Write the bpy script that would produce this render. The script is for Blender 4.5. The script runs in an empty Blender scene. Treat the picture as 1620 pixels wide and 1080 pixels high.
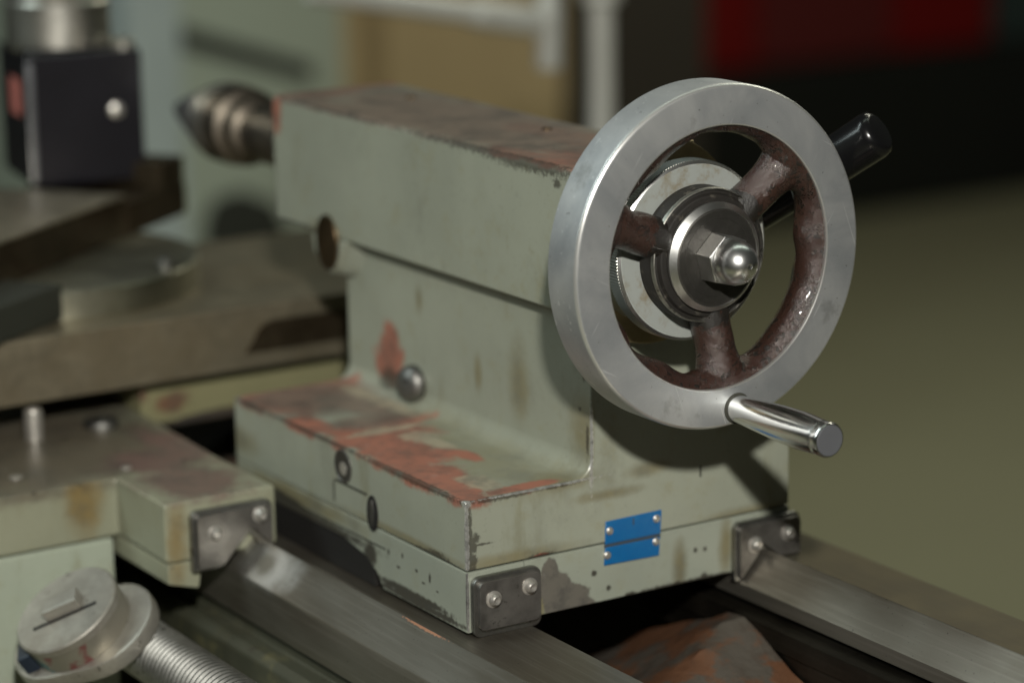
import bpy, bmesh, math, random
from mathutils import Vector, Matrix, noise
random.seed(7)
PI = math.pi
D = bpy.data
sc = bpy.context.scene
COL = sc.collection
R = math.radians

# ------------------------------------------------------------------ camera
cam = D.cameras.new('camera'); camo = D.objects.new('camera', cam); COL.objects.link(camo)
fw = Vector((-.82386199, .51622149, -.23402307)); rt = Vector((.53391659, .8454082, -.01476649)); up = Vector((-.19022225, .13711435, .9721189))
camo.matrix_world = Matrix(((rt.x, up.x, -fw.x, 1.30682), (rt.y, up.y, -fw.y, -.78508), (rt.z, up.z, -fw.z, .54054), (0, 0, 0, 1)))
cam.sensor_width = 36; cam.lens = 96.56; cam.clip_start = .05; cam.clip_end = 60
cam.dof.use_dof = True; cam.dof.focus_distance = 1.575; cam.dof.aperture_fstop = 3.0
sc.camera = camo

# ------------------------------------------------------------------ light
w = D.worlds.new('World'); sc.world = w; w.use_nodes = True
bg = w.node_tree.nodes['Background']; bg.inputs[0].default_value = (.92, 1, .84, 1); bg.inputs[1].default_value = .02
sc.view_settings.view_transform = 'Standard'; sc.view_settings.look = 'None'; sc.view_settings.exposure = 0; sc.view_settings.gamma = 1
def lamp(name, loc, aim, energy, size, color, size_y=None):
    l = D.lights.new(name, 'AREA'); l.energy = energy; l.color = color
    if size_y: l.shape = 'RECTANGLE'; l.size = size; l.size_y = size_y
    else: l.shape = 'DISK'; l.size = size
    o = D.objects.new(name, l); COL.objects.link(o); o.location = loc
    o.rotation_euler = (Vector(aim) - Vector(loc)).to_track_quat('-Z', 'Y').to_euler(); return o
lamp('flash_lamp', (1.45, -.78, 1.07), (-.1, .1, .12), 40, .09, (1, .975, .90))
lamp('ceiling_tube_lamp', (-.25, 1.0, 2.3), (-.3, .6, 0), 4, .14, (.86, 1, .86), 2.4)
lamp('ceiling_tube_lamp', (-1.1, -1.7, 2.0), (-1.2, .6, 0), 27, .2, (.84, .98, .97), 2.4)
lamp('ceiling_tube_lamp', (-1.7, 2.7, 2.0), (-2.2, 2.6, -1), 34, .3, (1, .98, .80), 2)

# ------------------------------------------------------------------ materials
class NT:
    def __init__(s, name):
        s.m = D.materials.new(name); s.m.use_nodes = True; s.t = s.m.node_tree; s.n = s.t.nodes; s.b = s.n['Principled BSDF']
        s.tc = s.n.new('ShaderNodeTexCoord'); s.P = s.tc.outputs['Object']
    def link(s, a, b): s.t.links.new(a, b)
    def put(s, sock, v):
        if hasattr(v, 'is_output'): s.link(v, sock)
        elif isinstance(v, (tuple, list)) and len(v) == 3 and sock.type == 'RGBA': sock.default_value = (*v, 1)
        else: sock.default_value = v
    def math(s, op, a, b=0, c=None, clamp=False):
        n = s.n.new('ShaderNodeMath'); n.operation = op; n.use_clamp = clamp; s.put(n.inputs[0], a); s.put(n.inputs[1], b)
        if c is not None: s.put(n.inputs[2], c)
        return n.outputs[0]
    def noise(s, scale, detail=4, rough=.6, vec=None, dist=0, stretch=None):
        v = vec or s.P
        if stretch:
            mp = s.n.new('ShaderNodeMapping'); s.link(v, mp.inputs[0]); mp.inputs['Scale'].default_value = stretch; v = mp.outputs[0]
        n = s.n.new('ShaderNodeTexNoise'); n.inputs['Scale'].default_value = scale; n.inputs['Detail'].default_value = detail
        n.inputs['Roughness'].default_value = rough; n.inputs['Distortion'].default_value = dist; s.link(v, n.inputs['Vector']); return n.outputs[0]
    def ramp(s, v, a, b, lo=0., hi=1.):
        n = s.n.new('ShaderNodeMapRange'); n.interpolation_type = 'SMOOTHSTEP'; s.put(n.inputs[0], v)
        n.inputs[1].default_value = a; n.inputs[2].default_value = b; n.inputs[3].default_value = lo; n.inputs[4].default_value = hi; return n.outputs[0]
    def mix(s, f, a, b):
        n = s.n.new('ShaderNodeMix'); n.data_type = 'RGBA'; s.put(n.inputs[0], f); s.put(n.inputs[6], a); s.put(n.inputs[7], b); return n.outputs[2]
    def mixf(s, f, a, b):
        n = s.n.new('ShaderNodeMix'); n.data_type = 'FLOAT'; s.put(n.inputs[0], f); s.put(n.inputs[2], a); s.put(n.inputs[3], b); return n.outputs[0]
    def bump(s, h, strength=.3, dist=.001):
        n = s.n.new('ShaderNodeBump'); n.inputs['Strength'].default_value = strength; n.inputs['Distance'].default_value = dist; s.link(h, n.inputs['Height'])
        s.link(n.outputs[0], s.b.inputs['Normal'])
    def blobs(s, bl, nz, amp=.8, soft=.12, off=None):
        """union of ellipsoids (cx,cy,cz,rx,ry,rz) with ragged edge -> 0..1"""
        d = None
        for (cx, cy, cz, rx, ry, rz) in bl:
            if off: cx -= off[0]; cy -= off[1]; cz -= off[2]
            a = s.n.new('ShaderNodeVectorMath'); a.operation = 'SUBTRACT'; s.link(s.P, a.inputs[0]); a.inputs[1].default_value = (cx, cy, cz)
            b = s.n.new('ShaderNodeVectorMath'); b.operation = 'DIVIDE'; s.link(a.outputs[0], b.inputs[0]); b.inputs[1].default_value = (rx, ry, rz)
            c = s.n.new('ShaderNodeVectorMath'); c.operation = 'LENGTH'; s.link(b.outputs[0], c.inputs[0])
            d = c.outputs['Value'] if d is None else s.math('SMOOTH_MIN', d, c.outputs['Value'], .25)
        v = s.math('ADD', d, s.math('MULTIPLY', s.math('SUBTRACT', nz, .5), amp * 2))
        return s.ramp(v, 1 - soft, 1 + soft, 1., 0.)
    def fin(s, color=None, rough=None, metal=None, spec=None, coat=None):
        if color is not None: s.put(s.b.inputs['Base Color'], color)
        if rough is not None: s.put(s.b.inputs['Roughness'], rough)
        if metal is not None: s.put(s.b.inputs['Metallic'], metal)
        if spec is not None: s.b.inputs['Specular IOR Level'].default_value = spec
        if coat is not None: s.b.inputs['Coat Weight'].default_value = coat
        return s.m

PAINT = (.295, .310, .248)
REDP = (.34, .120, .078)
def paint(name, base=PAINT, layers=(), chips=.0, stain=.5, rough=.35, yellow=(.23, .20, .085), off=None):
    """old machine enamel; layers = list of (blobs, colour, amp, noise scale, rough, metal)"""
    s = NT(name)
    n1 = s.noise(9, 4, .6); n2 = s.noise(45, 5, .7); n3 = s.noise(260, 3, .6); fine = s.noise(1400, 2, .5)
    c = s.mix(s.ramp(n1, .35, .7), tuple(x * .93 for x in base), tuple(min(1, x * 1.06) for x in base))
    c = s.mix(s.math('MULTIPLY', s.ramp(n2, .52, .75), .35 * stain), c, yellow)
    c = s.mix(s.math('MULTIPLY', s.ramp(s.noise(22, 5, .7, stretch=(1, 1, .35)), .56, .72), .38 * stain), c, tuple(x * .62 for x in yellow))
    c = s.mix(s.math('MULTIPLY', s.ramp(s.noise(16, 6, .75, stretch=(1, 1, .6)), .54, .74), .30 * stain), c, (.10, .095, .07))
    c = s.mix(s.math('MULTIPLY', s.ramp(s.noise(150, 6, .8), .60, .72), .30), c, (.09, .08, .055))
    c = s.mix(s.ramp(n3, .40, .30, 0, .12), c, (.05, .05, .035))
    r = s.mixf(n2, rough - .08, rough + .12); met = 0.0
    for (bl, colr, amp, nsc, rg, mt, *ex) in layers:
        soft, op = ex or (.10, 1.)
        nz = s.noise(nsc, 7, .68)
        mk = s.blobs(bl, nz, amp, soft, off)
        if op < 1: mk = s.math('MULTIPLY', mk, op)
        c2 = s.mix(s.ramp(s.noise(nsc * .8, 5, .7), .42, .66), colr, tuple(x * .5 + .02 for x in colr)); c2 = s.mix(s.ramp(s.noise(nsc * 2.2, 4, .7), .60, .74, 0, .5), c2, tuple(x * .6 + .13 for x in colr))
        c = s.mix(mk, c, c2); r = s.mixf(mk, r, rg); met = s.mixf(mk, met, mt)
    if chips:
        v = s.ramp(s.noise(120, 3, .55), .70 - .06 * chips, .73 - .06 * chips)
        c = s.mix(s.math('MULTIPLY', v, .85), c, (.035, .03, .022))
    h = s.math('ADD', s.math('MULTIPLY', s.noise(30, 3, .5), 1.0), s.math('MULTIPLY', fine, .08))
    s.bump(h, .35, .0012)
    return s.fin(c, r, met, .45)

def metal(name, base=(.5, .5, .5), rough=.35, grain=None, gs=600, gstr=.15, blotch=.25, tint=None, met=1., dirt=0, bump=.0003):
    s = NT(name)
    n = s.noise(28, 5, .7); g = s.noise(gs, 3, .6, stretch=grain)
    c = s.mix(s.ramp(n, .3, .72), tuple(x * (1 - blotch) for x in base), base)
    c = s.mix(s.math('MULTIPLY', s.ramp(g, .42, .7), gstr), c, tuple(min(1, x * 1.35) for x in base))
    if tint: c = s.mix(s.ramp(s.noise(12, 5, .7), .48, .7, 0, .7), c, tint)
    if dirt: c = s.mix(s.ramp(s.noise(70, 5, .75), .62 - .1 * dirt, .72 - .1 * dirt, 0, .85), c, (.022, .017, .012))
    s.bump(g, gstr * 1.2, bump)
    return s.fin(c, s.mixf(n, rough * .8, min(1, rough * 1.3)), met)

def plain(name, color, rough=.6, met=0., var=.2, scale=20, spec=.5, coat=None):
    s = NT(name); c = s.mix(s.noise(scale, 4, .6), tuple(x * (1 - var) for x in color), tuple(min(1, x * (1 + var)) for x in color))
    return s.fin(c, rough, met, spec, coat)

DARK = (.045, .038, .028); BARE = (.30, .29, .27); BROWN = (.215, .160, .125)
def line_x(x0, x1, y, z, ry, rz): return ((x0 + x1) / 2, y, z, abs(x1 - x0) / 2, ry, rz)
mat = {}
def radial(s, cy=.1287, cz=.2188):
    a = s.n.new('ShaderNodeVectorMath'); a.operation = 'SUBTRACT'; s.link(s.P, a.inputs[0]); a.inputs[1].default_value = (0, cy, cz)
    b = s.n.new('ShaderNodeVectorMath'); b.operation = 'MULTIPLY'; s.link(a.outputs[0], b.inputs[0]); b.inputs[1].default_value = (0, 1, 1)
    c = s.n.new('ShaderNodeVectorMath'); c.operation = 'LENGTH'; s.link(b.outputs[0], c.inputs[0])
    q = s.n.new('ShaderNodeSeparateXYZ'); s.link(s.P, q.inputs[0]); return c.outputs['Value'], q.outputs[0]
def rim_mat():
    s = NT('satin_rim_steel'); rad, x = radial(s)
    n = s.noise(14, 5, .6, dist=.6); g = s.noise(1500, 2, .6); sc_ = s.noise(90, 3, .5, stretch=(1, 1, .12))
    c = s.mix(s.ramp(n, .32, .68), (.43, .45, .47), (.62, .63, .63))
    c = s.mix(s.ramp(g, .55, .75, 0, .35), c, (.72, .72, .70))
    c = s.mix(s.ramp(s.noise(420, 3, .5), .71, .74, 0, .7), c, (.09, .085, .08))
    for st, rz_ in (((1, .04, 1), .5), ((1, 1, .03), -.35), ((1, .05, 1), -1.0)):
        mp = s.n.new('ShaderNodeMapping'); s.link(s.P, mp.inputs[0]); mp.inputs['Rotation'].default_value = (rz_, 0, 0)
        c = s.mix(s.ramp(s.noise(260, 2, .5, vec=mp.outputs[0], stretch=st), .70, .73, 0, .55), c, (.85, .86, .86))
    c = s.mix(s.ramp(s.noise(26, 5, .75), .60, .72, 0, .4), c, (.24, .24, .23))
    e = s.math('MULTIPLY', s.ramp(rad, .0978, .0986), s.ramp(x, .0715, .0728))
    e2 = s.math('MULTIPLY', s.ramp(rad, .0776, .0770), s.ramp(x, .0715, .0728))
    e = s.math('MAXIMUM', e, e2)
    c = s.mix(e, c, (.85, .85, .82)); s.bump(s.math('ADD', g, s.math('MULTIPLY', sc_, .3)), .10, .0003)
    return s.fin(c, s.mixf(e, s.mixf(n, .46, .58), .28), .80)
# ---- tailstock upper casting
top_brown = [(-.19, .128, .264, .22, .058, .004), (-.26, .045, .078, .045, .042, .006), (-.262, .034, .078, .040, .030, .006), (-.225, .060, .078, .030, .018, .006), (-.19, .045, .078, .018, .028, .006),
             (-.30, .13, .264, .06, .03, .004), (-.22, .10, .264, .09, .025, .004), (-.20, .15, .264, .08, .03, .004), (-.12, .11, .264, .06, .028, .004), (-.36, .1, .264, .03, .025, .004), (-.05, .15, .264, .05, .03, .004),(-.3,.088,.264,.09,.014,.004)]
top_red = [(-.270, .020, .078, .040, .022, .007), (-.285, .055, .078, .018, .035, .007), (-.178, .045, .078, .012, .046, .007), (-.205, .008, .078, .03, .012, .006), (-.152, .030, .078, .022, .034, .007),
           (-.110, .022, .078, .034, .024, .007), (-.060, .014, .078, .040, .019, .007), (-.018, .010, .078, .024, .012, .007), (-.10, .046, .078, .012, .009, .005), (-.085, .053, .078, .014, .006, .005),
           (-.008, .034, .078, .007, .020, .004), (-.008, .055, .078, .005, .014, .004),
           (-.395, .150, .264, .030, .040, .004), (-.370, .110, .264, .022, .030, .004), (-.14, .143, .264, .028, .016, .004), (-.085, .148, .264, .03, .022, .004), (-.03, .105, .264, .04, .035, .004), (-.06, .088, .264, .05, .010, .004),
           (-.374, .079, .252, .006, .004, .016),
           (-.2385, .0878, .108, .012, .004, .020), (-.245, .0878, .099, .020, .004, .011), (-.236, .0878, .110, .014, .004, .012)]
pale_patch = [(-.165, .040, .078, .006, .030, .003), (-.23, .073, .078, .05, .007, .003), (-.140, .052, .078, .012, .012, .003), (-.030, .028, .078, .018, .010, .004), (-.118, .052, .078, .016, .006, .003)]
edge_dark_bolt_shadow = [line_x(-.297, -.25, .0005, .0775, .0022, .0022), line_x(-.25, -.12, .0005, .0775, .0016, .0016), line_x(-.12, 0, .0005, .0775, .0024, .0024),
             line_x(-.381, -.2, .079, .2635, .0022, .0022), line_x(-.2, .0, .079, .2635, .0034, .0034), line_x(-.1, .0, .080, .262, .004, .005),
             (-.02, .0785, .254, .004, .002, .003),
             (0, .026, .0778, .0022, .026, .0022), (.0, .066, .0778, .002, .016, .0016), (0, .003, .050, .0018, .0016, .028),
             (0, .0052, .050, .002, .0028, .004), (0, .0062, .055, .002, .003, .003), (0, .0048, .042, .002, .003, .004), (0, .0045, .036, .002, .003, .004), (0, .010, .051, .001, .007, .0007),
             line_x(-.062, -.012, 0, .0366, .002, .0016), line_x(-.045, -.022, 0, .0372, .002, .0028), (0, .0425, .0345, .002, .017, .0016), (0, .052, .0355, .002, .009, .0026),
             line_x(-.381, -.31, .079, .177, .002, .0022), (-.381, .079, .22, .002, .002, .05),
             (-.004, .0878, .10, .0016, .0016, .010), (-.007, .0878, .138, .0022, .001, .002), (-.012, .0878, .118, .0015, .001, .0015), 
             (-.24, .0878, .088, .012, .004, .008)]  # last blob paints the foot bolt's shadow on the pillar
edge_bare = [(0, .0006, .052, .0016, .0016, .027), (0, .001, .0775, .0035, .003, .003), (0.0, .05, .0782, .0016, .04, .0010), (0, .088, .098, .0014, .0016, .026)]
seam_stain = [(0, .035, .0385, .003, .036, .004), line_x(-.13, -.005, 0, .0385, .003, .0025), (0, .205, .036, .003, .034, .004), (-.29, .0, .05, .02, .003, .008), (0, .13, .077, .003, .014, .004), (0, .1, .066, .003, .02, .003),
              (-.31, .079, .18, .02, .004, .006), (-.128, .0878, .116, .004, .003, .010), (-.2, .0878, .15, .004, .003, .008), (-.08, .0878, .12, .01, .003, .02), (-.008, .0878, .105, .012, .003, .02), (-.01, .07, .078, .014, .014, .004)]
mat['body'] = paint('tailstock_paint', stain=.95, layers=[
    (seam_stain, (.17, .135, .05), .9, 45, .5, 0, .75, .6),
    ([(-.07, .058, .078, .085, .030, .006), (-.16, .07, .078, .04, .02, .006)], (.20, .18, .10), 1.0, 30, .5, 0, .9, .6),
    (top_red, REDP, .95, 55, .5, 0, .26, .90),
    (top_brown, BROWN, .60, 40, .42, .15, .45, .90),
    (pale_patch, (.36, .31, .22), 1.0, 70, .5, 0, .25, .8),
    ([(0, .052, .0362, .002, .006, .002)], REDP, .3, 90, .5, 0),
    (edge_dark_bolt_shadow, DARK, 1.3, 330, .5, .2, .4, .75),
    (edge_bare, (.60, .60, .57), 1.1, 320, .35, .7, .3, 1)], chips=0)
low_dark = [line_x(-.30, -.115, 0, .0205, .003, .0035), line_x(-.28, -.20, 0, .0235, .003, .005), (-.115, 0, .017, .008, .003, .007), line_x(-.11, 0, 0, .0008, .003, .0022), line_x(-.11, -.02, 0, .004, .002, .003), (0, .155, -.0015, .002, .05, .0028),
            (0, .150, -.0004, .002, .005, .002), (0, .171, .0002, .002, .003, .003), (0, .1155, -.0004, .002, .004, .002), (0, .100, .007, .0015, .0018, .0018), (0, .0895, .0185, .0015, .0018, .0018), (0, .1645, .019, .0015, .0016, .0016), (0, .1717, .0184, .0015, .0016, .0016),
            (-.0425, 0, .0205, .0012, .002, .003), (-.058, 0, .021, .0016, .002, .001), (-.075, 0, .026, .0012, .002, .0016), (-.05, 0, .0155, .002, .002, .0007), (-.034, 0, .0145, .0016, .002, .0006), (-.08, 0, .0175, .002, .002, .0009), (-.092, 0, .024, .0012, .002, .002)]
low_grey = [(0, .0575, .022, .003, .0065, .012), (0, .062, .013, .003, .011, .012), (0, .069, .006, .003, .017, .010), (0, .072, -.001, .003, .019, .008)]
mat['base'] = paint('base_plate_paint', base=(.295, .318, .262), layers=[
    ([(0, .153, .008, .003, .0045, .016), (0, .188, .017, .003, .0045, .018), (0, .052, .006, .003, .003, .01), line_x(-.297, -.13, 0, .030, .003, .006)], (.15, .115, .035), .8, 50, .5, 0, .8, .7),
    (low_grey, (.13, .12, .10), .38, 120, .6, 0, .06, 1),
    (low_dark, DARK, .9, 260, .5, .2, .3, .9), ([(0, .0004, .018, .0014, .0012, .022)], (.5, .5, .48), .6, 260, .35, .8)], chips=0)
mat['saddle'] = paint('saddle_paint', off=(-.4, -.1, -.01), base=(.26, .265, .19), layers=[
    ([(-.48, -.17, .043, .16, .18, .008), (-.34, -.17, .043, .075, .12, .008), (-.37, -.09, .043, .10, .07, .008)], (.14, .115, .085), .9, 26, .38, .3, .5, .9),
    ([(-.24, -.06, .043, .05, .03, .006), (-.32, -.03, .043, .05, .02, .006), (-.30, -.06, .043, .03, .03, .006)], (.15, .085, .075), 1.3, 55, .5, 0, .5, .8),
    ([(-.2, -.09, .015, .004, .008, .03), (-.277, -.12, .03, .004, .012, .02)], (.20, .13, .035), .8, 50, .5, 0, .6, .8)], chips=.2)
mat['bridge'] = paint('bridge_paint', off=(-.4, -.1, -.01), base=(.21, .20, .11), layers=[([(-.42, .012, .046, .004, .012, .007), (-.42, -.014, .054, .004, .006, .006)], (.15, .055, .035), .9, 60, .5, 0, .5, .8), ([(-.42, .08, .03, .004, .09, .006)], (.05, .04, .03), .5, 50, .6, 0)], chips=.2)
mat['apron'] = paint('apron_paint', base=(.36, .40, .32), stain=.8, chips=.1)
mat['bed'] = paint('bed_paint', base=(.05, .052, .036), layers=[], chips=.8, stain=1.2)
def way_mat():
    s = NT('ground_way_steel'); n = s.noise(14, 5, .6, stretch=(.25, 1, 1)); g = s.noise(420, 3, .6, stretch=(.03, 1, 1)); off = (0, .11, -.85)
    c = s.mix(s.ramp(n, .35, .65), (.155, .135, .105), (.25, .235, .20)); c = s.mix(s.ramp(g, .45, .75, 0, .3), c, (.38, .36, .32))
    c = s.mix(s.blobs([line_x(-.012, .034, -.0352, .0125, .0012, .003), line_x(.02, .07, -.0335, .0120, .0008, .003)], s.noise(500, 4), 1.2, .2, off), c, (.75, .38, .24))
    c = s.mix(s.math('MULTIPLY', s.blobs([(-.165, -.044, .003, .030, .014, .012)], s.noise(60, 5), .7, .5, off), .7), c, (.62, .63, .62))
    c = s.mix(s.math('MULTIPLY', s.blobs([(-.172, -.044, .003, .012, .007, .012)], s.noise(60, 5), .5, .5, off), .8), c, (.12, .11, .08))
    c = s.mix(s.ramp(s.noise(600, 3), .68, .72, 0, .8), c, (.04, .035, .03)); s.bump(g, .25, .0003); return s.fin(c, s.mixf(n, .36, .5), .85)
mat['way'] = way_mat()
mat['strip'] = metal('oily_outer_strip', (.125, .105, .062), .6, (.04, 1, 1), 300, .1, .3, tint=(.08, .065, .04), met=.5)
mat['way_dark'] = metal('oily_way_steel', (.07, .062, .05), .45, (.04, 1, 1), 300, .3, .3, dirt=.4)
mat['slide'] = metal('slide_steel', (.27, .235, .165), .45, None, 120, .2, .3, tint=(.22, .18, .115), met=.7)
mat['slide_dark'] = metal('top_slide_steel', (.11, .085, .055), .5, None, 120, .2, .3, tint=(.06, .035, .02))
mat['rim'] = rim_mat()
mat['chrome'] = metal('bright_chrome', (.80, .80, .78), .21, (.06, 1, 1), 500, .12, .08, bump=.0001)
mat['nut'] = metal('nut_steel', (.86, .86, .85), .30, None, 500, .1, .15, bump=.00015)
mat['dome'] = metal('polished_dome', (.95, .95, .94), .27, None, 300, .1, .12, bump=.0002)
mat['bevel_steel'] = metal('bevel_steel', (.8, .8, .78), .33, None, 500, .1, .1)
mat['washer'] = metal('turned_washer_steel', (.095, .09, .082), .42, (.05, 1, 1), 400, .25, .2, met=.8)
mat['knurl'] = metal('knurled_steel', (.42, .42, .38), .35, None, 300, .1, .2, dirt=.35)
mat['brass'] = metal('flange_brass', (.45, .36, .20), .45, None, 200, .1, .3)
mat['blued'] = metal('wiper_steel', (.20, .19, .175), .38, None, 60, .35, .5, dirt=.3, met=.7)
mat['edge_steel'] = metal('wiper_edge_steel', (.36, .36, .34), .4, None, 300, .2, .3, dirt=.3)
mat['screw'] = metal('screw_steel', (.72, .69, .64), .38, None, 500, .1, .3, dirt=.1, met=.8)
mat['collar'] = metal('post_collar_steel', (.66, .64, .58), .36, None, 200, .1, .2)
mat['bolt_steel'] = metal('foot_bolt_steel', (.26, .255, .24), .46, None, 200, .1, .4, dirt=.5)
mat['cone'] = metal('centre_steel', (.50, .49, .50), .36, None, 200, .1, .3)
mat['plugbrown'] = metal('plug_brown_steel', (.17, .12, .07), .4, None, 200, .1, .4, dirt=.5)
mat['quill'] = metal('quill_steel', (.30, .26, .21), .35, None, 200, .1, .3)
mat['lead'] = metal('lead_screw_steel', (.33, .33, .31), .38, None, 300, .2, .3, dirt=.4)
mat['grey_dial'] = (lambda s: s.fin(s.mix(s.math('MULTIPLY', s.ramp(s.noise(38, 5, .7), .50, .68), .75), (.345, .365, .345), (.22, .175, .10)), .42, .15))(NT('dial_enamel'))
mat['black'] = plain('black_plastic', (.006, .006, .0065), .22, 0, .2, 60, .4)
mat['post'] = plain('black_oxide', (.018, .017, .022), .28, .3, .5, 18, .5)
mat['label'] = plain('pink_label', (.55, .18, .15), .5)
mat['blue'] = (lambda s: (s.bump(s.noise(500, 3, .6), .2, .0004), s.fin(s.mix(s.ramp(s.noise(90, 5, .7), .45, .75, 0, .5), (.004, .115, .32), (.015, .16, .35)), .38, 0.0, .5))[1])(NT('blue_enamel_plate'))
mat['plate_line'] = plain('plate_engraving', (.05, .065, .08), .5)
mat['hole'] = plain('hole_black', (.008, .007, .006), .7)
mat['slot_dark'] = plain('hole_depth_shade', (.030, .028, .024), .35)  # dark colour for the shaded depth of the set-screw hole
mat['crackline'] = plain('scribe_line', (.04, .04, .03), .6)
mat['knob'] = metal('pale_knob', (.44, .42, .37), .42, None, 90, .2, .3, met=.6, dirt=.25, tint=(.26, .23, .19))
def collar_mat():
    s = NT('marked_collar'); c = s.mix(s.noise(20), (.22, .205, .165), (.32, .30, .25))
    c = s.mix(s.ramp(s.noise(42, 3, .5), .60, .66, 0, .8), c, (.22, .05, .055))
    c = s.mix(s.ramp(s.noise(61, 2, .5), .68, .70), c, (.06, .2, .22)); return s.fin(c, .36, .55)
mat['marked'] = collar_mat()
mat['bluebox'] = plain('dark_blue_plastic', (.012, .02, .035), .35)
def cast():
    s = NT('wheel_cast_paint'); n = s.noise(190, 6, .75); n2 = s.noise(60, 4, .6)
    rad, xx = radial(s); cr = s.ramp(s.math('ABSOLUTE', s.math('SUBTRACT', s.noise(150, 4, .6, dist=.8), .5)), .012, .030, 1, 0)
    cr = s.math('MULTIPLY', cr, s.ramp(n2, .45, .56))
    pt = s.ramp(s.math('ADD', n, s.math('ADD', s.ramp(rad, .047, .038, 0, .22), s.ramp(rad, .066, .072, 0, .06))), .60, .64)
    mk = s.math('ADD', cr, pt, clamp=True)
    c = s.mix(mk, (.040, .019, .014), (.012, .010, .008)); 
    h = s.math('ADD', s.math('MULTIPLY', n, .9), s.math('MULTIPLY', s.noise(55, 2), 1.2)); s.bump(h, .75, .0018)
    return s.fin(c, s.mixf(mk, .20, .34), 0, .8, .15)
mat['cast'] = cast()
def hubm():
    s = NT('hub_worn_black'); n = s.noise(110, 6, .75)
    c = s.mix(s.ramp(n, .54, .68), (.016, .014, .012), (.085, .076, .06)); s.bump(n, .7, .0007); return s.fin(c, .62, 0, .4)
mat['hub'] = hubm()
mat['worn_ring'] = metal('worn_ring_steel', (.50, .49, .44), .42, None, 200, .2, .5, dirt=.8)
def rust():
    s = NT('rusty_casting'); n = s.noise(16, 5, .7)
    c = s.mix(s.ramp(n, .46, .54), (.125, .058, .030), (.080, .068, .055)); c = s.mix(s.ramp(s.noise(70, 5), .5, .75, 0, .6), c, (.05, .03, .02)); s.bump(s.noise(60, 5), .7, .003)
    return s.fin(c, s.mixf(n, .35, .6), .1)
mat['rust'] = rust()
mat['floor'] = plain('painted_floor', (.20, .195, .125), .75, 0, .10, 1.2, .3)
mat['column'] = plain('grey_column_paint', (.42, .48, .46), .5)
mat['panel'] = plain('cabinet_green_paint', (.36, .40, .32), .5, 0, .12, 3)
mat['darkgap'] = plain('dark_recess', (.02, .022, .015), .7)
mat['cardboard'] = plain('cardboard', (.40, .305, .165), .85, 0, .1, 8)
mat['cardfold'] = plain('cardboard_fold', (.26, .19, .095), .6)
mat['tube'] = plain('pale_tube', (.60, .60, .55), .3, .1, .08)
mat['redm'] = plain('red_enamel', (.135, .002, .002), .4, 0, .1, 3)
mat['maroon'] = plain('maroon_enamel', (.085, .008, .008), .5, 0, .1, 3)
mat['blackm'] = plain('machine_black', (.010, .011, .009), .7, 0, .3, 4, .2)
mat['teal'] = plain('dark_teal_paint', (.022, .036, .034), .6, 0, .1, 3)
mat['brownbox'] = plain('dark_brown_paint', (.022, .017, .011), .7, 0, .2, 3)

# ------------------------------------------------------------------ builders
def empty(name, loc, label, cat, group=None):
    o = D.objects.new(name, None); COL.objects.link(o); o.location = loc; o.empty_display_size = .02; o['label'] = label; o['category'] = cat
    if group: o['group'] = group
    return o
BASE = {}
def put(name, bm, m, parent=None, label=None, sharp=35, wn=True, origin=None, mats=None):
    me = D.meshes.new(name); base = Vector((0, 0, 0))
    if parent: base = BASE.get(parent.name, None) or Vector(parent.location)
    if origin is not None and not parent: base = Vector(origin)
    bmesh.ops.recalc_face_normals(bm, faces=bm.faces)
    bm.transform(Matrix.Translation(-base)); bm.to_mesh(me); bm.free()
    me.shade_smooth() if hasattr(me, 'shade_smooth') else None
    me.set_sharp_from_angle(angle=R(sharp))
    for q in (mats or [m]): me.materials.append(mat[q] if isinstance(q, str) else q)
    o = D.objects.new(name, me); COL.objects.link(o)
    if parent: o.parent = parent; BASE[o.name] = base
    else: o.location = base
    if wn: md = o.modifiers.new('wn', 'WEIGHTED_NORMAL'); md.keep_sharp = True
    if label: o['label'] = label
    return o
def clone(o, offset, parent, name=None):
    c = o.copy(); COL.objects.link(c); c.parent = parent; c.location = Vector(o.location) + Vector(offset); return c
def bevel(bm, w, seg=2, ang=30):
    es = [e for e in bm.edges if len(e.link_faces) == 2 and e.calc_face_angle(0) > R(ang)]
    if w > 0 and es: bmesh.ops.bevel(bm, geom=es, offset=w, segments=seg, profile=.6, affect='EDGES', clamp_overlap=True)
def box(x0, x1, y0, y1, z0, z1, w=0, seg=2, rz=0, bm=None):
    b = bmesh.new(); bmesh.ops.create_cube(b, size=1)
    b.transform(Matrix.Diagonal((x1 - x0, y1 - y0, z1 - z0, 1))); bevel(b, w, seg)
    if rz: b.transform(Matrix.Rotation(rz, 4, 'Z'))
    b.transform(Matrix.Translation(((x0 + x1) / 2, (y0 + y1) / 2, (z0 + z1) / 2)))
    return merge(bm, b) if bm else b
def merge(a, b):
    me = D.meshes.new('t'); b.to_mesh(me); b.free(); a.from_mesh(me); D.meshes.remove(me); return a
def prism(pts, axis, a, b_, w=0, seg=2, ang=30, bm=None):
    """pts: 2-D outline; axis x -> (y,z), y -> (x,z), z -> (x,y)"""
    b = bmesh.new()
    f3 = {'x': lambda p, t: (t, p[0], p[1]), 'y': lambda p, t: (p[0], t, p[1]), 'z': lambda p, t: (p[0], p[1], t)}[axis]
    A = [b.verts.new(f3(p, a)) for p in pts]; B = [b.verts.new(f3(p, b_)) for p in pts]; n = len(pts)
    b.faces.new(A); b.faces.new(B[::-1])
    for i in range(n): b.faces.new((A[i], B[i], B[(i + 1) % n], A[(i + 1) % n]))
    bmesh.ops.recalc_face_normals(b, faces=b.faces)
    bevel(b, w, seg, ang); return merge(bm, b) if bm else b
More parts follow.
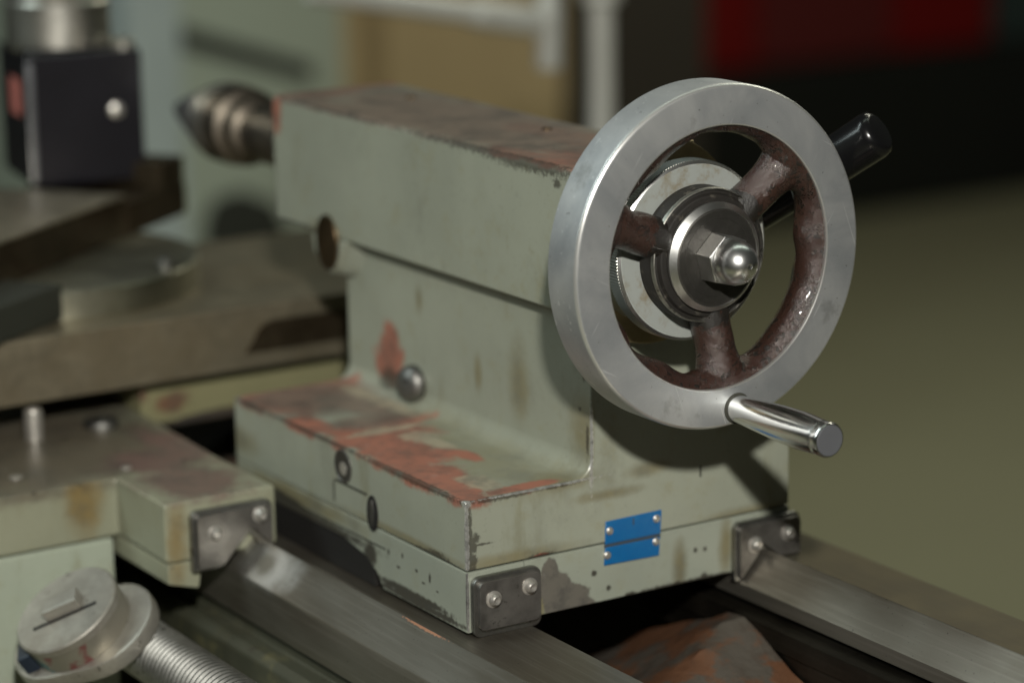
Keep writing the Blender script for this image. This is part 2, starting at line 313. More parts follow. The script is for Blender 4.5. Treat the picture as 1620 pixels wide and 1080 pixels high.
def lathe(prof, cy=0, cz=0, seg=64, rfun=None, bm=None, cap=True):
    """profile [(x, r)] turned about the X axis through (cy, cz)"""
    b = bmesh.new(); rings = []
    for k, (x, r) in enumerate(prof):
        if r < 1e-6: rings.append([b.verts.new((x, cy, cz))]); continue
        ring = []
        for i in range(seg):
            t = 2 * PI * i / seg; rr = rfun(k, x, r, t) if rfun else r
            ring.append(b.verts.new((x, cy + rr * math.cos(t), cz + rr * math.sin(t))))
        rings.append(ring)
    for p, q in zip(rings, rings[1:]):
        for i in range(seg):
            j = (i + 1) % seg
            if len(p) == 1 and len(q) == 1: continue
            if len(p) == 1: b.faces.new((p[0], q[i], q[j]))
            elif len(q) == 1: b.faces.new((p[i], q[0], p[j]))
            else: b.faces.new((p[i], q[i], q[j], p[j]))
    if cap == 'loop':
        p, q = rings[-1], rings[0]
        for i in range(seg): j = (i + 1) % seg; b.faces.new((p[i], q[i], q[j], p[j]))
    elif cap:
        for ring in (rings[0], rings[-1]):
            if len(ring) > 2: b.faces.new(ring)
    return merge(bm, b) if bm else b
def orient(bm, frm_dir, loc):
    """turn a shape built along +X at the origin so that +X points along frm_dir, then move it"""
    q = Vector((1, 0, 0)).rotation_difference(Vector(frm_dir).normalized())
    bm.transform(Matrix.Translation(loc) @ q.to_matrix().to_4x4()); return bm
def arc(cx, cy, r, a0, a1, n): return [(cx + r * math.cos(R(a0 + (a1 - a0) * i / n)), cy + r * math.sin(R(a0 + (a1 - a0) * i / n))) for i in range(n + 1)]
def rrect(y0, y1, z0, z1, r, n=5):
    return arc(y1 - r, z1 - r, r, 0, 90, n) + arc(y0 + r, z1 - r, r, 90, 180, n) + arc(y0 + r, z0 + r, r, 180, 270, n) + arc(y1 - r, z0 + r, r, 270, 360, n)

# ------------------------------------------------------------------ lathe bed
bed = empty('lathe_bed', (0, .11, -.85), 'long steel lathe bed with ground ways running under the green tailstock', 'lathe bed')
X0, X1 = -1.5, .62
put('front_way', prism([(-.0535, -.035), (-.0535, -.0065), (-.0350, .0125), (-.0175, -.0055), (-.0135, -.0085), (-.0105, -.0045), (.0430, -.0045), (.0430, -.035)], 'x', X0, X1, .0009, 2, 20), 'way', bed)
put('rear_way', prism([(.1950, -.016), (.1950, -.0065), (.2145, .0125), (.2320, -.0050), (.2360, -.0070), (.2388, -.0065), (.2388, -.035), (.215, -.035), (.215, -.016)], 'x', X0, X1, .0009, 2, 20), 'way', bed)
put('outer_strip', prism([(.2390, -.035), (.2390, -.0045), (.2870, -.0045), (.2870, -.035)], 'x', X0, X1, .0009), 'strip', bed)
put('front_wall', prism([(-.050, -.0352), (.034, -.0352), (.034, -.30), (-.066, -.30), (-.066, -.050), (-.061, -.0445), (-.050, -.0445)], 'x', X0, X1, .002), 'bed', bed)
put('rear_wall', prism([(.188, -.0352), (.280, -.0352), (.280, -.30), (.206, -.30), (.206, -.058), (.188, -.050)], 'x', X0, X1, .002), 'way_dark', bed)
put('inner_ledge', prism([(.186, -.0215), (.2148, -.0162), (.2148, -.0348), (.186, -.0348)], 'x', X0, X1, .001), 'way_dark', bed)
def rib(xc):
    b = bmesh.new(); nx, ny = 26, 26; g = []
    for i in range(nx + 1):
        row = []
        for j in range(ny + 1):
            u = i / nx; v = j / ny; x = xc - .12 + .42 * u; y = .036 + .150 * v
            q_ = (u - .36 - .20 * (1 - v)) / .30; hgt = -.112 + .075 * max(0, 1.0 - .62 * abs(q_)) * (.55 + .62 * v) * (1.0) + .015 * u
            hgt += .005 * noise.noise(Vector((x, y, 0)) * 24) + .003 * noise.noise(Vector((x, y, 0)) * 80)
            row.append(b.verts.new((x, y, hgt)))
        g.append(row)
    for i in range(nx):
        for j in range(ny): b.faces.new((g[i][j], g[i + 1][j], g[i + 1][j + 1], g[i][j + 1]))
    r = bmesh.ops.extrude_face_region(b, geom=list(b.faces)); 
    for v in r['geom']:
        if isinstance(v, bmesh.types.BMVert): v.co.z = -.22
    return b
put('cross_rib', rib(-.02), 'rust', bed, wn=False)
put('cross_rib', rib(-.65), 'rust', bed, wn=False)
put('pedestal', box(-1.5, -1.05, -.05, .27, -.85, -.3002, .01), 'panel', bed)
put('pedestal', box(.28, .6, -.05, .27, -.85, -.3002, .01), 'panel', bed)

# ------------------------------------------------------------------ tailstock
ts = empty('tailstock', (0, 0, 0), 'grey green lathe tailstock with chipped paint, red primer patches and a steel handwheel', 'tailstock')
ts.location = (0, 0, 0)
# base plate: runs the full width, relieved underneath along the far part
put('base_plate', prism([(0, -.002), (-.100, -.002), (-.108, .007), (-.122, .0140), (-.150, .0185), (-.297, .0185), (-.297, .0352), (0, .0352)], 'y', .0, .040, .0012), 'base', ts)
put('gap_shade_strip', box(-.2965, -.112, .0012, .0390, -.0040, .0183, .0005), 'hole', ts)  # near-black filler strip puts the shade under the relieved base into colour
bp = prism([(0, -.0005), (-.297, -.0005), (-.297, .0352), (0, .0352)], 'y', .0402, .2369, .0010)
put('base_plate', bp, 'base', ts)
prof = [(.0, .0360), (.0, .0782)] + [(.0762 + .012 * math.sin(R(a)), .0902 - .012 * math.cos(R(a))) for a in range(0, 91, 15)] + \
       [(.0882, .1755), (.172, .1755)] + arc(.187, .112, .015, 180, 270, 5) + [(.205, .094), (.2369, .082), (.2369, .0360)]
body = prism(prof, 'x', -.297, 0, .0016, 3, 32)
put('lower_casting', body, 'body', ts)
# barrel housing
bp_ = [(.079, .1772)] + arc(.0835, .2595, .0045, 180, 90, 3) + arc(.1735, .2595, .0045, 90, 0, 3) + [(.178, .1772)]
put('barrel_housing', prism(bp_, 'x', -.381, -.003, .0016, 3, 32), 'body', ts)
# soft fillet where the barrel underside meets the pillar's far end (clamp boss)
cbm = prism([(-.330, .1765), (-.3265, .1635), (-.3165, .1545), (-.302, .1500), (-.293, .1560), (-.279, .1765)], 'y', .0789, .150, .0030, 4, 12)
for v in cbm.verts:
    if v.co.y > .12 and v.co.x > -.300: v.co.x += .17
put('clamp_boss', cbm, 'body', ts)
bo = orient(lathe([(-.002, .0190), (.0002, .0190), (.0009, .0186), (.0009, .0176), (.0003, .0160), (.0003, 0)], 0, 0, 48), (0, -1, 0), (0, .0781, .1725)); bo.transform(Matrix.Translation((-.3045, 0, 0)) @ Matrix.Diagonal((.78, 1, 1, 1)))
put('clamp_plug', bo, 'plugbrown', ts)
# index ticks on end face
put('index_mark', box(-.0005, .0004, .1676, .1688, .0655, .0725), 'crackline', ts)
# hairline crack and scribed outline on the front side of the base
put('scribe_line', box(-.158, -.117, -.0005, .0004, .0538, .0550), 'crackline', ts)
put('scribe_line', box(-.160, -.1588, -.0004, .00035, .040, .0530), 'crackline', ts)
put('scribe_line', box(-.262, -.0955, -.0003, .0004, .0243, .0252), 'crackline', ts)
# set screws in the side
for (x, z, r, name) in ((-.1466, .0655, .0098, 'set_screw'),):
    ring = put(name, orient(lathe([(-.006, r), (.0005, r), (.0007, r * .9), (.0005, 0)], 0, 0, 32), (0, -1, 0), (x, .0, z)), 'slot_dark', ts)  # dark disc on the surface paints the shade down the screw hole
    put('hole_lip', orient(lathe([(-.002, r * 1.12), (.0006, r * 1.10), (.0010, r * 1.0), (.0006, r * .95)], 0, 0, 40, cap='loop'), (0, -1, 0), (x, 0, z)), 'blued', ring)
    put('screw_core', orient(lathe([(-.003, r * .45), (.0008, r * .45), (.0011, r * .36), (.0009, r * .2), (.0009, 0)], 0, 0, 24), (0, -1, 0), (x + .0008, 0, z - .0014)), 'screw', ring)
b = bmesh.new(); b.free()
slot = prism([(-.1101 + a * .0066, .0440 + c * .0115) for a, c in arc(0, 0, 1, 0, 360, 23)[:-1]], 'y', -.0009, .005, .0004)
so = put('slot_recess', slot, 'hole', ts)
put('slot_screw', prism([(-.1101 + a * .0026, .0440 + c * .0092) for a, c in arc(0, 0, 1, 0, 360, 19)[:-1]], 'y', -.0014, .004, .0005), 'bolt_steel', so)
# foot bolt by the pillar
put('foot_bolt', orient(lathe([(-.02, .0122), (.0040, .0122), (.0075, .0112), (.0098, .0085), (.0108, .0045), (.0110, 0)], 0, 0, 40), (.25, -1, .05), (-.2060, .088, .0935)), 'bolt_steel', ts)
# barrel top screws
for (x, y) in ((-.3079, .1481), (-.1374, .1482)):
    put('oil_cap', lathe([(0, .0035), (.0012, .0032), (.0016, 0)], 0, 0, 20).__class__ and orient(lathe([(-.002, .0035), (.0010, .0032), (.0016, 0)], 0, 0, 20), (0, 0, 1), (x, y, .264)), 'plugbrown', ts)
# name plate (blank blue enamel with a divider)
def plate():
    a = [(.0974, .0494), (.1386, .0498), (.1376, .0350), (.0970, .0352)]; return prism(a, 'x', .0002, .0012, .0003, 1)
np_ = put('name_plate', plate(), 'blue', ts)
put('lower_field', prism([(.0970, .0332), (.1374, .0328), (.1366, .0212), (.0962, .0222)], 'x', .0002, .0012, .0003, 1), 'blue', np_)
put('divider', box(.0001, .0008, .0968, .1378, .0326, .0356), 'plate_line', np_)
put('engraving', box(.0010, .00135, .1170, .1180, .0440, .0482), 'plate_line', np_)
rv = None
for (y, z) in ((.1003, .0432), (.1346, .0448), (.0985, .0282), (.1342, .0303)):
    if rv is None:
        rv0 = (y, z); rv = put('rivet', lathe([(-.0005, .0027), (.0014, .0026), (.0023, .0018), (.0026, 0)], y, z, 16), 'screw', np_)
    else: clone(rv, (0, y - rv0[0], z - rv0[1]), np_)
# way wipers
def wiper(y0, y1, z0, z1, notch, x, parent, screws, name='way_wiper', lean=0, front=.0075):
    outl = rrect(y0, y1, z0, z1, .0055)
    if notch:
        ny, d = notch; outl = [p for p in outl if not (p[1] < z0 + .02 and False)]
        outl = arc(y1 - .005, z1 - .005, .005, 0, 90, 4) + arc(y0 + .005, z1 - .005, .005, 90, 180, 4) + [(y0, z0), (ny - d, z0), (ny, z0 + d), (ny + d * .55, z0 + d * .45), (y1, z0 + d * .45)]
    wpr = put(name, prism(outl, 'x', x, x + front * .55, .0008), 'edge_steel', parent)
    ins = .0022
    if notch:
        inn = arc(y1 - .006, z1 - .006, .004, 0, 90, 4) + arc(y0 + .006, z1 - .006, .004, 90, 180, 4) + [(y0 + ins, z0 + ins), (ny - d, z0 + ins + .0005), (ny - .001, z0 + d + .0035), (ny + d * .6, z0 + d * .45 + .004), (y1 - .002, z0 + d * .45 + .003)]
    else: inn = rrect(y0 + ins, y1 - ins, z0 + .005, z1 - ins, .004)
    put('cover_plate', prism(inn, 'x', x + front * .5, x + front, .0007), 'blued', wpr)
    s0 = None
    for (y, z) in screws:
        if s0 is None:
            s0 = (y, z); so_ = put('screw', lathe([(x + front - .001, .0052), (x + front + .0006, .0052), (x + front + .0010, .0040), (x + front + .0030, .0036), (x + front + .0042, .0024), (x + front + .0040, .0012), (x + front + .0030, 0)], y, z, 24), 'screw', wpr)
        else: clone(so_, (0, y - s0[0], z - s0[1]), wpr)
    return wpr
wiper(.0020, .0490, -.0045, .0325, None, 0.0002, ts, [(.0135, .0190), (.0385, .0222)])
wiper(.1915, .2425, -.0055, .0320, (.2135, .018), 0.0002, ts, [(.2045, .0175), (.2300, .0205)])
# quill
CY, CZ = .1287, .2188
put('quill', lathe([(-.49, .0), (-.49, .0205), (-.478, .0225), (-.30, .0225)], CY, CZ, 48), 'quill', ts)
put('end_flange', prism(arc(CY, CZ, .062, 0, 360, 72)[:-1], 'x', -.0025, .0085, .001, 2), 'brass', ts)
put('flange_screw', orient(lathe([(-.002, .0028), (.0012, .0026), (.002, .001), (.002, 0)], 0, 0, 16), (0, 0, 1), (.004, .157, .2735)), 'brass', ts)
put('screw_boss', lathe([(.0085, .048), (.028, .046), (.036, .046), (.036, 0)], CY, CZ, 48), 'body', ts)
# index dial with knurled edge
def kn(k, x, r, t):
    return r - (.0011 if (int(round(t / (2 * PI) * 360)) % 2) and k in (1, 2) else 0)
dial = put('index_dial', lathe([(.0355, .0400), (.0355, .0505), (.0357, .0518), (.0452, .0518), (.0466, .0512), (.0474, .0500), (.0474, .0)], CY, CZ, 96), 'grey_dial', ts)
put('knurled_edge', lathe([(.0353, .0510), (.0355, .0530), (.0455, .0530), (.0463, .0512)], CY, CZ, 360, kn, cap='loop'), 'knurl', dial, wn=False, sharp=15)
put('dial_bevel', lathe([(.0456, .0519), (.0460, .0524), (.0472, .0508), (.0466, .0505)], CY, CZ, 96, cap='loop'), 'bevel_steel', dial, sharp=20)
# ---- handwheel
SP = [R(39), R(159), R(279)]
def adist(t, a):
    d = (t - a + PI) % (2 * PI) - PI; return d
hw = put('handwheel', lathe([(.0480, .0), (.0480, .0378), (.0495, .0394), (.0590, .0394), (.0610, .0382), (.0618, .0362), (.0640, .0352), (.0648, .0338), (.0648, 0)], CY, CZ, 72), 'hub', ts, label='dark worn hub of the handwheel')
put('hub_ring', lathe([(.0600, .0392), (.0624, .0389), (.0627, .0383), (.0618, .0378), (.0600, .0378)], CY, CZ, 96, lambda k, x, r, t: r + .00025 * noise.noise(Vector((math.cos(t) * 9, math.sin(t) * 9, k))), cap='loop'), 'worn_ring', hw, wn=False)
put('washer', lathe([(.0640, .0315), (.0672, .0315), (.0676, .0312), (.0703, .0278), (.0707, .0270), (.0707, .0)], CY, CZ, 96), 'washer', hw, sharp=20)
put('washer_bevel', lathe([(.0660, .03165), (.0676, .03175), (.0708, .0285), (.0700, .0280)], CY, CZ, 96, cap='loop'), 'bevel_steel', hw, sharp=20)
put('turned_ring', lathe([(.0706, .0232), (.0709, .0230), (.0709, .0226), (.0706, .0224)], CY, CZ, 96, cap='loop'), 'washer', hw, sharp=20)
# rim: rounded edges, satin front
rim = [(.0735, .0765), (.0740, .0772), (.0740, .0975), (.0733, .0990), (.0718, .1000), (.0470, .1000), (.0456, .0990), (.0452, .0975), (.0452, .0775), (.0462, .0765)]
put('rim', lathe(rim, CY, CZ, 160, cap='loop'), 'rim', hw, sharp=50)
def webf(k, x, r, t):
    a = min(abs(adist(t, s)) for s in SP); mid = max(0, math.sin((a - .30) / .75 * PI)) if .30 < a < 1.05 else 0
    near = math.exp(-(a / .26) ** 2)
    wgt = [0, .55, 1, 1, .6, 0][k]
    p = Vector((math.cos(t) * 3, math.sin(t) * 3, x * 40))
    return r - wgt * (.0048 * (mid ** 1.3) * (.75 + .5 * math.sin(3 * t + 1)) + .0058 * near) - (.0034 * noise.noise(p * 1.3) if 0 < k < 5 else 0)
put('web', lathe([(.0722, .0772), (.0700, .0745), (.0640, .0718), (.0555, .0718), (.0490, .0745), (.0470, .0772)], CY, CZ, 200, webf, cap='loop'), 'cast', hw, wn=False, sharp=80)
def spoke(a):
    b = bmesh.new(); rings = []; N = 20; M = 28
    for k in range(N + 1):
        t = k / N; r = .030 + .047 * t
        fl = max(0, (r - .056) / .021); fi = max(0, (.044 - r) / .012)
        wd = .0118 + .0085 * fl ** 2 + .002 * fi ** 2; th = .0112 + .0012 * fl + .001 * fi; xc = .0535 + .0050 * t
        ring = []
        for i in range(M):
            q = 2 * PI * i / M; cu, su = math.cos(q), math.sin(q)
            e = 1.0
            u = wd * math.copysign(abs(cu) ** e, cu); v = th * math.copysign(abs(su) ** e, su)
            y = r * math.cos(a) - u * math.sin(a); z = r * math.sin(a) + u * math.cos(a)
            n = .0007 * noise.noise(Vector((y, z, v)) * 90)
            ring.append(b.verts.new((xc + v + n, CY + y + n, CZ + z + n)))
        rings.append(ring)
    for p, q in zip(rings, rings[1:]):
        for i in range(M): j = (i + 1) % M; b.faces.new((p[i], p[j], q[j], q[i]))
    b.faces.new(rings[0]); b.faces.new(rings[-1]); return b
for a in SP: put('spoke', spoke(a), 'cast', hw, wn=False, sharp=80)
# acorn nut
def hexr(k, x, r, t):
    if k > 3: return r
    a = (t + R(12)) % (PI / 3) - PI / 6; h = .0137 / math.cos(a)
    return min(h, r) if k in (0, 3) else h
hx = [(CY + .0160 * math.cos(R(45 + 60 * k)), CZ + .0160 * math.sin(R(45 + 60 * k))) for k in range(6)]
hb = prism(hx, 'x', .0706, .0832, 0); 
nutm = put('cap_nut', hb, 'nut', hw, sharp=20)
for v in nutm.data.vertices:
    if v.co.x > .08: v.co.y = CY + (v.co.y - CY) * .96; v.co.z = CZ + (v.co.z - CZ) * .96
nb = bmesh.new(); nb.from_mesh(nutm.data); bevel(nb, .0005, 2, 15); nb.to_mesh(nutm.data); nb.free()
put('nut_shoulder', lathe([(.0700, .0125), (.0830, .0125), (.0834, .0133), (.0842, .0130), (.0842, 0)], CY, CZ, 64), 'nut', hw, sharp=25)
put('nut_dome', lathe([(.0825, .0128), (.0850, .0130)] + [(.0865 + .0150 * math.sin(R(q)), .0130 * math.cos(R(q)) ** .95) for q in range(0, 88, 6)] + [(.1014, .0018), (.1006, 0)], CY, CZ, 72), 'dome', hw, sharp=40)
# crank handle
HY, HZ = .1405, .1291
hprof = [(.0725, .0), (.0725, .0080), (.0790, .0082), (.095, .0092), (.115, .0104), (.135, .0108), (.1500, .0100), (.1520, .0098), (.1523, .0092), (.1535, .0092), (.1540, .0100), (.1575, .0102), (.1590, .0096), (.1592, 0)]
hd = put('crank_handle', lathe(hprof, HY, HZ, 64), 'chrome', hw, sharp=40)
put('handle_cap', lathe([(.1588, .0090), (.1594, .0088), (.1594, 0)], HY, HZ, 48), plain('cap_grey', (.16, .165, .18), .45, .4), hd)
put('seat_ring', lathe([(.0738, .0092), (.0744, .0092), (.0744, .0080), (.0738, .0080)], HY, HZ, 48, cap='loop'), 'crackline', hd)
# clamp lever behind the wheel
L0 = Vector((-.03, .1900, .2000)); L1 = Vector((.070, .2470, .2800)); ld = (L1 - L0)
lv = put('clamp_lever', orient(lathe([(-.02, .0075), (.07, .0075), (.07, 0)], 0, 0, 32), ld, L0), 'black', ts)
ll = ld.length
put('lever_grip', orient(lathe([(ll * .12, 0), (ll * .12, .0095), (ll * .18, .0110), (ll * .75, .0142), (ll - .006, .0146), (ll - .002, .0138), (ll, .0115), (ll + .0004, .010), (ll + .0010, 0)], 0, 0, 48), ld, L0), 'black', lv, sharp=60)

# ------------------------------------------------------------------ live centre
lc = empty('live_centre', (-.49, CY, CZ), 'blunt dark steel live centre with bright rings held in the tailstock quill', 'live centre')
put('housing', lathe([(-.488, 0.0157), (-.500, 0.0168), (-.502, 0.0224), (-.515, 0.0235), (-.517, 0.0291), (-.535, 0.0308), (-.540, 0.0291), (-.540, 0)], CY, CZ, 48), 'quill', lc)
put('ring', lathe([(-.5402, .0), (-.5402, 0.0305), (-.552, 0.0308), (-.554, 0.0286), (-.562, 0.0286), (-.562, 0)], CY, CZ, 48), 'collar', lc)
put('cone', lathe([(-.5622, 0), (-.5622, .0262), (-.570, .0258), (-.600, .0170), (-.626, .0090), (-.634, .0060), (-.637, 0)], CY, CZ, 48), 'cone', lc)

# ------------------------------------------------------------------ carriage saddle
sd = empty('carriage_saddle', (-.4, -.1, -.01), 'worn green carriage saddle with brown scuffed top, left of the tailstock foot', 'carriage')
out = [(-.277, -.36), (-.277, -.0965), (-.203, -.0975), (-.203, -.0190), (-.29, -.0190), (-.425, -.0130), (-.75, -.0130), (-.75, -.36)]
put('casting', prism(out, 'z', .0035, .0430, .0035, 3), 'saddle', sd)
put('wing', prism([(-.0965, .0033), (-.0965, -.0100), (-.0750, -.0160), (-.0720, .0033)], 'x', -.290, -.2035, .002), 'saddle', sd)
put('bridge', box(-.75, -.42, -.013, .34, .028, .066, .004), 'bridge', sd)
wp = wiper(-.0815, -.0245, -.0030, .0365, (-.0415, .020), -.2028, sd, [(-.0675, .0215), (-.0355, .0285)], front=.009)
put('socket_bolt', lathe([(0, 0)] * 2).__class__ and orient(lathe([(-.002, .0065), (.020, .0065), (.0215, .0055), (.0215, .003), (.018, .003), (.018, 0)], 0, 0, 24), (0, 0, 1), (-.3940, -.1040, .043)), 'screw', sd)
put('oil_cap', orient(lathe([(-.002, .0125), (.003, .0125), (.0045, .0115), (.0045, .0085), (.0038, .0075), (.006, .004), (.0065, 0)], 0, 0, 32), (0, 0, 1), (-.4000, -.0520, .043)), 'bolt_steel', sd)
put('plug', orient(lathe([(-.002, .0035), (.0007, .0034), (.0010, 0)], 0, 0, 20), (0, 0, 1), (-.2936, -.0816, .043)), 'screw', sd)
put('plug', orient(lathe([(-.002, .0045), (.0007, .0044), (.0010, 0)], 0, 0, 20), (0, 0, 1), (-.3149, -.15, .043)), 'screw', sd)
# apron hangs below the saddle
put('apron', box(-.75, -.2800, -.30, -.0985, -.30, .0030, .004), 'apron', sd)

# ------------------------------------------------------------------ knob + lead screw
KN = Vector((.10, -.55, .83)).normalized(); KC = Vector((-.205, -.166, -.012))
kb = empty('slotted_knob', KC - KN * .05, 'round pale knob with a raised tab on a marked collar beside the lead screw', 'knob')
put('cap', orient(lathe([(-.006, 0), (-.006, .0345), (-.001, .0350), (.0, .0338), (.0, 0)], 0, 0, 64), KN, KC), 'knob', kb)
tb = box(-.001, .0085, -.012, .012, -.0065, .0065, .0015); put('tab', orient(tb, KN, KC), 'knob', kb)
put('slot', orient(box(-.001, .0006, -.022, .0220, -.0082, -.0060, 0), KN, KC), 'hole', kb)
put('collar', orient(lathe([(-.020, 0), (-.020, .0340), (-.0062, .0340), (-.0062, 0)], 0, 0, 64), KN, KC), 'marked', kb)
fl = prism(arc(.0, .014, .036, 0, 180, 16) + arc(0, -.014, .036, 180, 360, 16), 'x', -.032, -.0202, .003)
fl.transform(Matrix.Rotation(R(75), 4, 'X')); put('flange', orient(fl, KN, KC), 'knob', kb)
put('cover', orient(box(-.022, -.007, -.038, -.028, -.020, .010, .002), KN, KC), 'bluebox', kb)
def thr(k, x, r, t): return r
b = bmesh.new(); prof = []; x = -.235
while x < .14: prof += [(x, .0165), (x + .0012, .0190), (x + .0026, .0190), (x + .0038, .0165)]; x += .0050
lsx = put('lead_screw', lathe([(-.40, .0), (-.40, .0110)] + prof + [(x, .0150), (x, 0)], -.118, -.044, 32), 'lead', None, origin=(-.1, -.118, -.05), wn=False, sharp=30)
lsx['label'] = 'threaded steel lead screw running along the front of the bed'; lsx['category'] = 'lead screw'

# ------------------------------------------------------------------ cross slide, swivel, top slide, tool post
cs = empty('cross_slide', (-.5, .05, .067), 'brown oily cross slide block lying across the carriage behind the tailstock', 'cross slide')
put('slide_body', box(-.63, -.40, -.36, .36, .0665, .1120, .002), 'slide', cs)
put('recess', prism([(.060, .078)] + arc(.085, .082, .018, 160, 90, 6) + [(.16, .100), (.17, .078)], 'x', -.4005, -.3994, 0), 'slide_dark', cs)
sw = empty('swivel_base', (-.535, -.035, .1125), 'round pale graduated swivel base under the top slide', 'swivel base')
put('disc', orient(lathe([(0, 0), (0, .1170), (.0190, .1170), (.0208, .1155), (.0208, 0)], 0, 0, 96), (0, 0, 1), (-.550, -.030, .1122)), metal('swivel_steel', (.36, .355, .28), .4, None, 100, .1, .3), sw)
put('index_block', box(-.46, -.41, -.150, -.065, .1124, .138, .003, rz=R(35)), 'darkgap', sw)
put('bolt', orient(lathe([(0, .006), (.006, .006), (.008, .003), (.008, 0)], 0, 0, 20), (0, 0, 1), (-.462, .030, .1330)), 'bolt_steel', sw)
tp = empty('top_slide', (-.55, -.04, .127), 'dark brown top slide with a pale upper face below the tool post', 'top slide')
dv = Vector((-.0900, .1160, 0)).normalized(); pv = Vector((-dv.y, dv.x, 0))
def slab(a, wid, z0, z1, l0, l1, bev=.002):
    A = Vector((-.56, .0255, 0)); pts = []
    for (l, ww) in ((l0, 0), (l1, 0), (l1, wid), (l0, wid)): q = A + dv * l + pv * ww; pts.append((q.x, q.y))
    return prism(pts, 'z', z0, z1, bev)
put('slide_body', slab(0, .14, .1333, .1640, -.34, .040), 'slide_dark', tp)
put('upper_face', slab(0, .14, .1642, .1662, -.34, .040, .0005), metal('pale_upper_face', (.55, .49, .38), .42, None, 100, .2, .2), tp)  # thin separate slab, paler than the sides
put('end_block', slab(.004, .11, .1333, .1590, .0403, .140), 'slide_dark', tp)
put('end_block', slab(.006, .10, .1592, .1800, .098, .138), 'slide_dark', tp)
dp = Vector((.17, .985, 0)).normalized(); dq = Vector((-.985, .17, 0)).normalized(); C0 = Vector((-.652, .010, 0))
def sq(a0, a1, b0, b1, z0, z1, bev=.002, seg=2):
    pts = [(C0 + dp * a + dq * c)[:2] for a, c in ((a0, b0), (a1, b0), (a1, b1), (a0, b1))]; return prism(pts, 'z', z0, z1, bev, seg)
po = empty('tool_post', (-.684, .06, .167), 'square black tool post with a bright turned collar on top', 'tool post')
put('block', sq(0, .090, 0, .100, .1665, .2680, .0035, 3), 'post', po)
put('corner_highlight_strip', sq(-.0008, .0050, -.0008, .0050, .170, .262, .001), metal('painted_corner_highlight', (.32, .33, .36), .35), po)  # pale strip paints the bright highlight along the block's vertical edge
put('grub_screw', orient(lathe([(0, .006), (.003, .0055), (.004, .003), (.004, 0)], 0, 0, 20), -dq, C0 + dp * .068 + Vector((0, 0, .222))), 'screw', po)
put('label_patch', sq(-.0006, .0002, .030, .060, .218, .246, 0), 'label', po)
cc = C0 + dp * .036 + dq * .044
put('collar', orient(lathe([(0, 0), (0, .038), (.003, .0405), (.036, .0405), (.038, .039), (.041, .039), (.044, .0405), (.085, .0405), (.085, 0)], 0, 0, 64), (0, 0, 1), (cc.x, cc.y, .2682)), 'collar', po)
put('corner_stud', orient(lathe([(0, .009), (.006, .009), (.008, .006), (.008, 0)], 0, 0, 24), (0, 0, 1), (C0 + dp * .078 + dq * .010) + Vector((0, 0, .268))), 'collar', po)

# ------------------------------------------------------------------ background
b = bmesh.new(); bmesh.ops.create_grid(b, x_segments=1, y_segments=1, size=30)
b.transform(Matrix.Translation((-8, 8, -.85)))
fl_ = put('floor', b, 'floor', None, wn=False); fl_['kind'] = 'structure'
def thing1(name, bm, m, label, cat, origin):
    o = put(name, bm, m, None, origin=origin); o['label'] = label; o['category'] = cat; return o
thing1('machine_column', box(-2.15, -2.0, .700, .778, -.85, .6, .006), 'column', 'slim grey green upright column behind the tool post', 'column', (-2.07, .74, -.85))
cb = empty('green_cabinet', (-2.6, 1.0, -.85), 'pale green machine cabinet with a dark slanting slot, behind the live centre', 'cabinet')
put('body', box(-2.9, -2.35, .70, 1.215, -.85, .5, .012), 'panel', cb)
hs = prism([(.925, .062), (1.155, -.018), (1.155, -.045), (.925, .030)], 'x', -2.352, -2.345, .0); put('handle_slot', hs, 'darkgap', cb)
bx = empty('cardboard_box', (-2.9, 1.6, -.85), 'plain brown cardboard carton standing behind the tailstock barrel', 'box')
put('carton', box(-3.1, -2.6, 1.345, 1.78, -.85, .3, .008), 'cardboard', bx)
put('fold_strip', box(-2.603, -2.597, 1.385, 1.425, -.84, .29, 0), 'cardfold', bx)  # flat strip in darker brown stands for the carton's fold
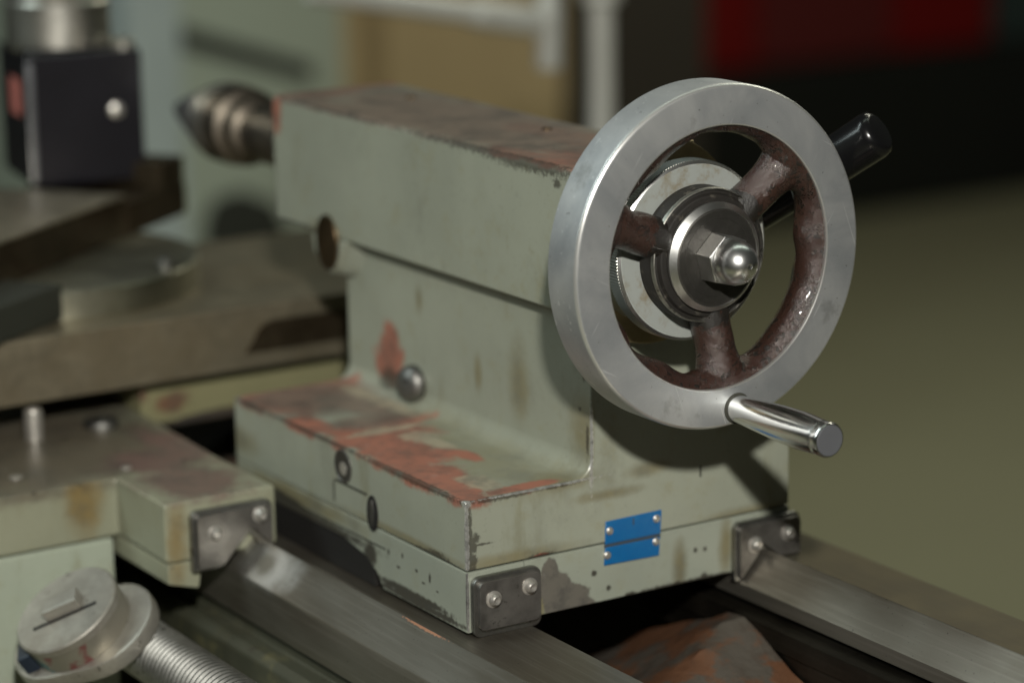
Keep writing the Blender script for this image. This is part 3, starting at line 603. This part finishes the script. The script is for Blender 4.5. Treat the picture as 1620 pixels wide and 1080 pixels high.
thing1('brown_crate', box(-3.5, -2.9, 1.98, 2.30, -.85, .4, .01), 'brownbox', 'dark brown crate in shade beside the cardboard carton', 'crate', (-3.2, 2.1, -.85))
put('gap_shade_arch', prism([(.960, -.330), (.968, -.235), (.985, -.205), (1.030, -.197), (1.085, -.222), (1.108, -.268), (1.115, -.330)], 'x', -2.352, -2.345, 0), 'darkgap', cb)  # flat dark arch stands for the shaded gap between cabinet and cross slide
# coolant tube assembly
tb_ = empty('coolant_pipe', (-1.0, .77, -.4), 'pale metal pipe rig with a stub nozzle above the tailstock barrel', 'pipe')
def cyl(p0, p1, r, seg=28):
    p0 = Vector(p0); p1 = Vector(p1); L = (p1 - p0).length
    return orient(lathe([(0, 0), (0, r * .9), (.002, r), (L - .002, r), (L, r * .9), (L, 0)], 0, 0, seg), p1 - p0, p0)
put('upright', cyl((-1.0, .7720, -.8), (-1.0, .7720, .2250), .0135), 'tube', tb_)
put('joint', cyl((-1.0, .7720, .2215), (-1.0, .7720, .32), .021), 'tube', tb_)
put('nozzle', cyl((-1.0, .7085, .160), (-1.0, .7125, .32), .0130), 'tube', tb_)
put('cross_pipe', cyl((-1.0, .44, .258), (-1.0, .716, .204), .0115), 'tube', tb_)
put('sleeve', cyl((-1.0, .62, .2228), (-1.0, .690, .2090), .0145), 'tube', tb_)
# far machine
rm = empty('red_machine', (-5, 4, -.85), 'large red and black machine standing far behind the handwheel', 'machine')
put('base', box(-6.4, -4.25, 2.42, 5.9, -.85, -.44, .02), 'blackm', rm)
put('hood', box(-6.3, -4.3, 3.30, 4.28, -.438, .3, .02), 'redm', rm)
put('hood_panel', box(-4.302, -4.290, 3.48, 3.92, -.43, .28, .0), 'maroon', rm)
put('side_housing', box(-6.3, -4.35, 2.30, 3.298, -.438, .5, .02), 'blackm', rm)
thing1('teal_cabinet', box(-6.2, -4.3, 4.30, 5.8, -.438, .5, .02), 'teal', 'dark teal cabinet at the far right behind the red machine', 'cabinet', (-5.4, 5.1, -.438))
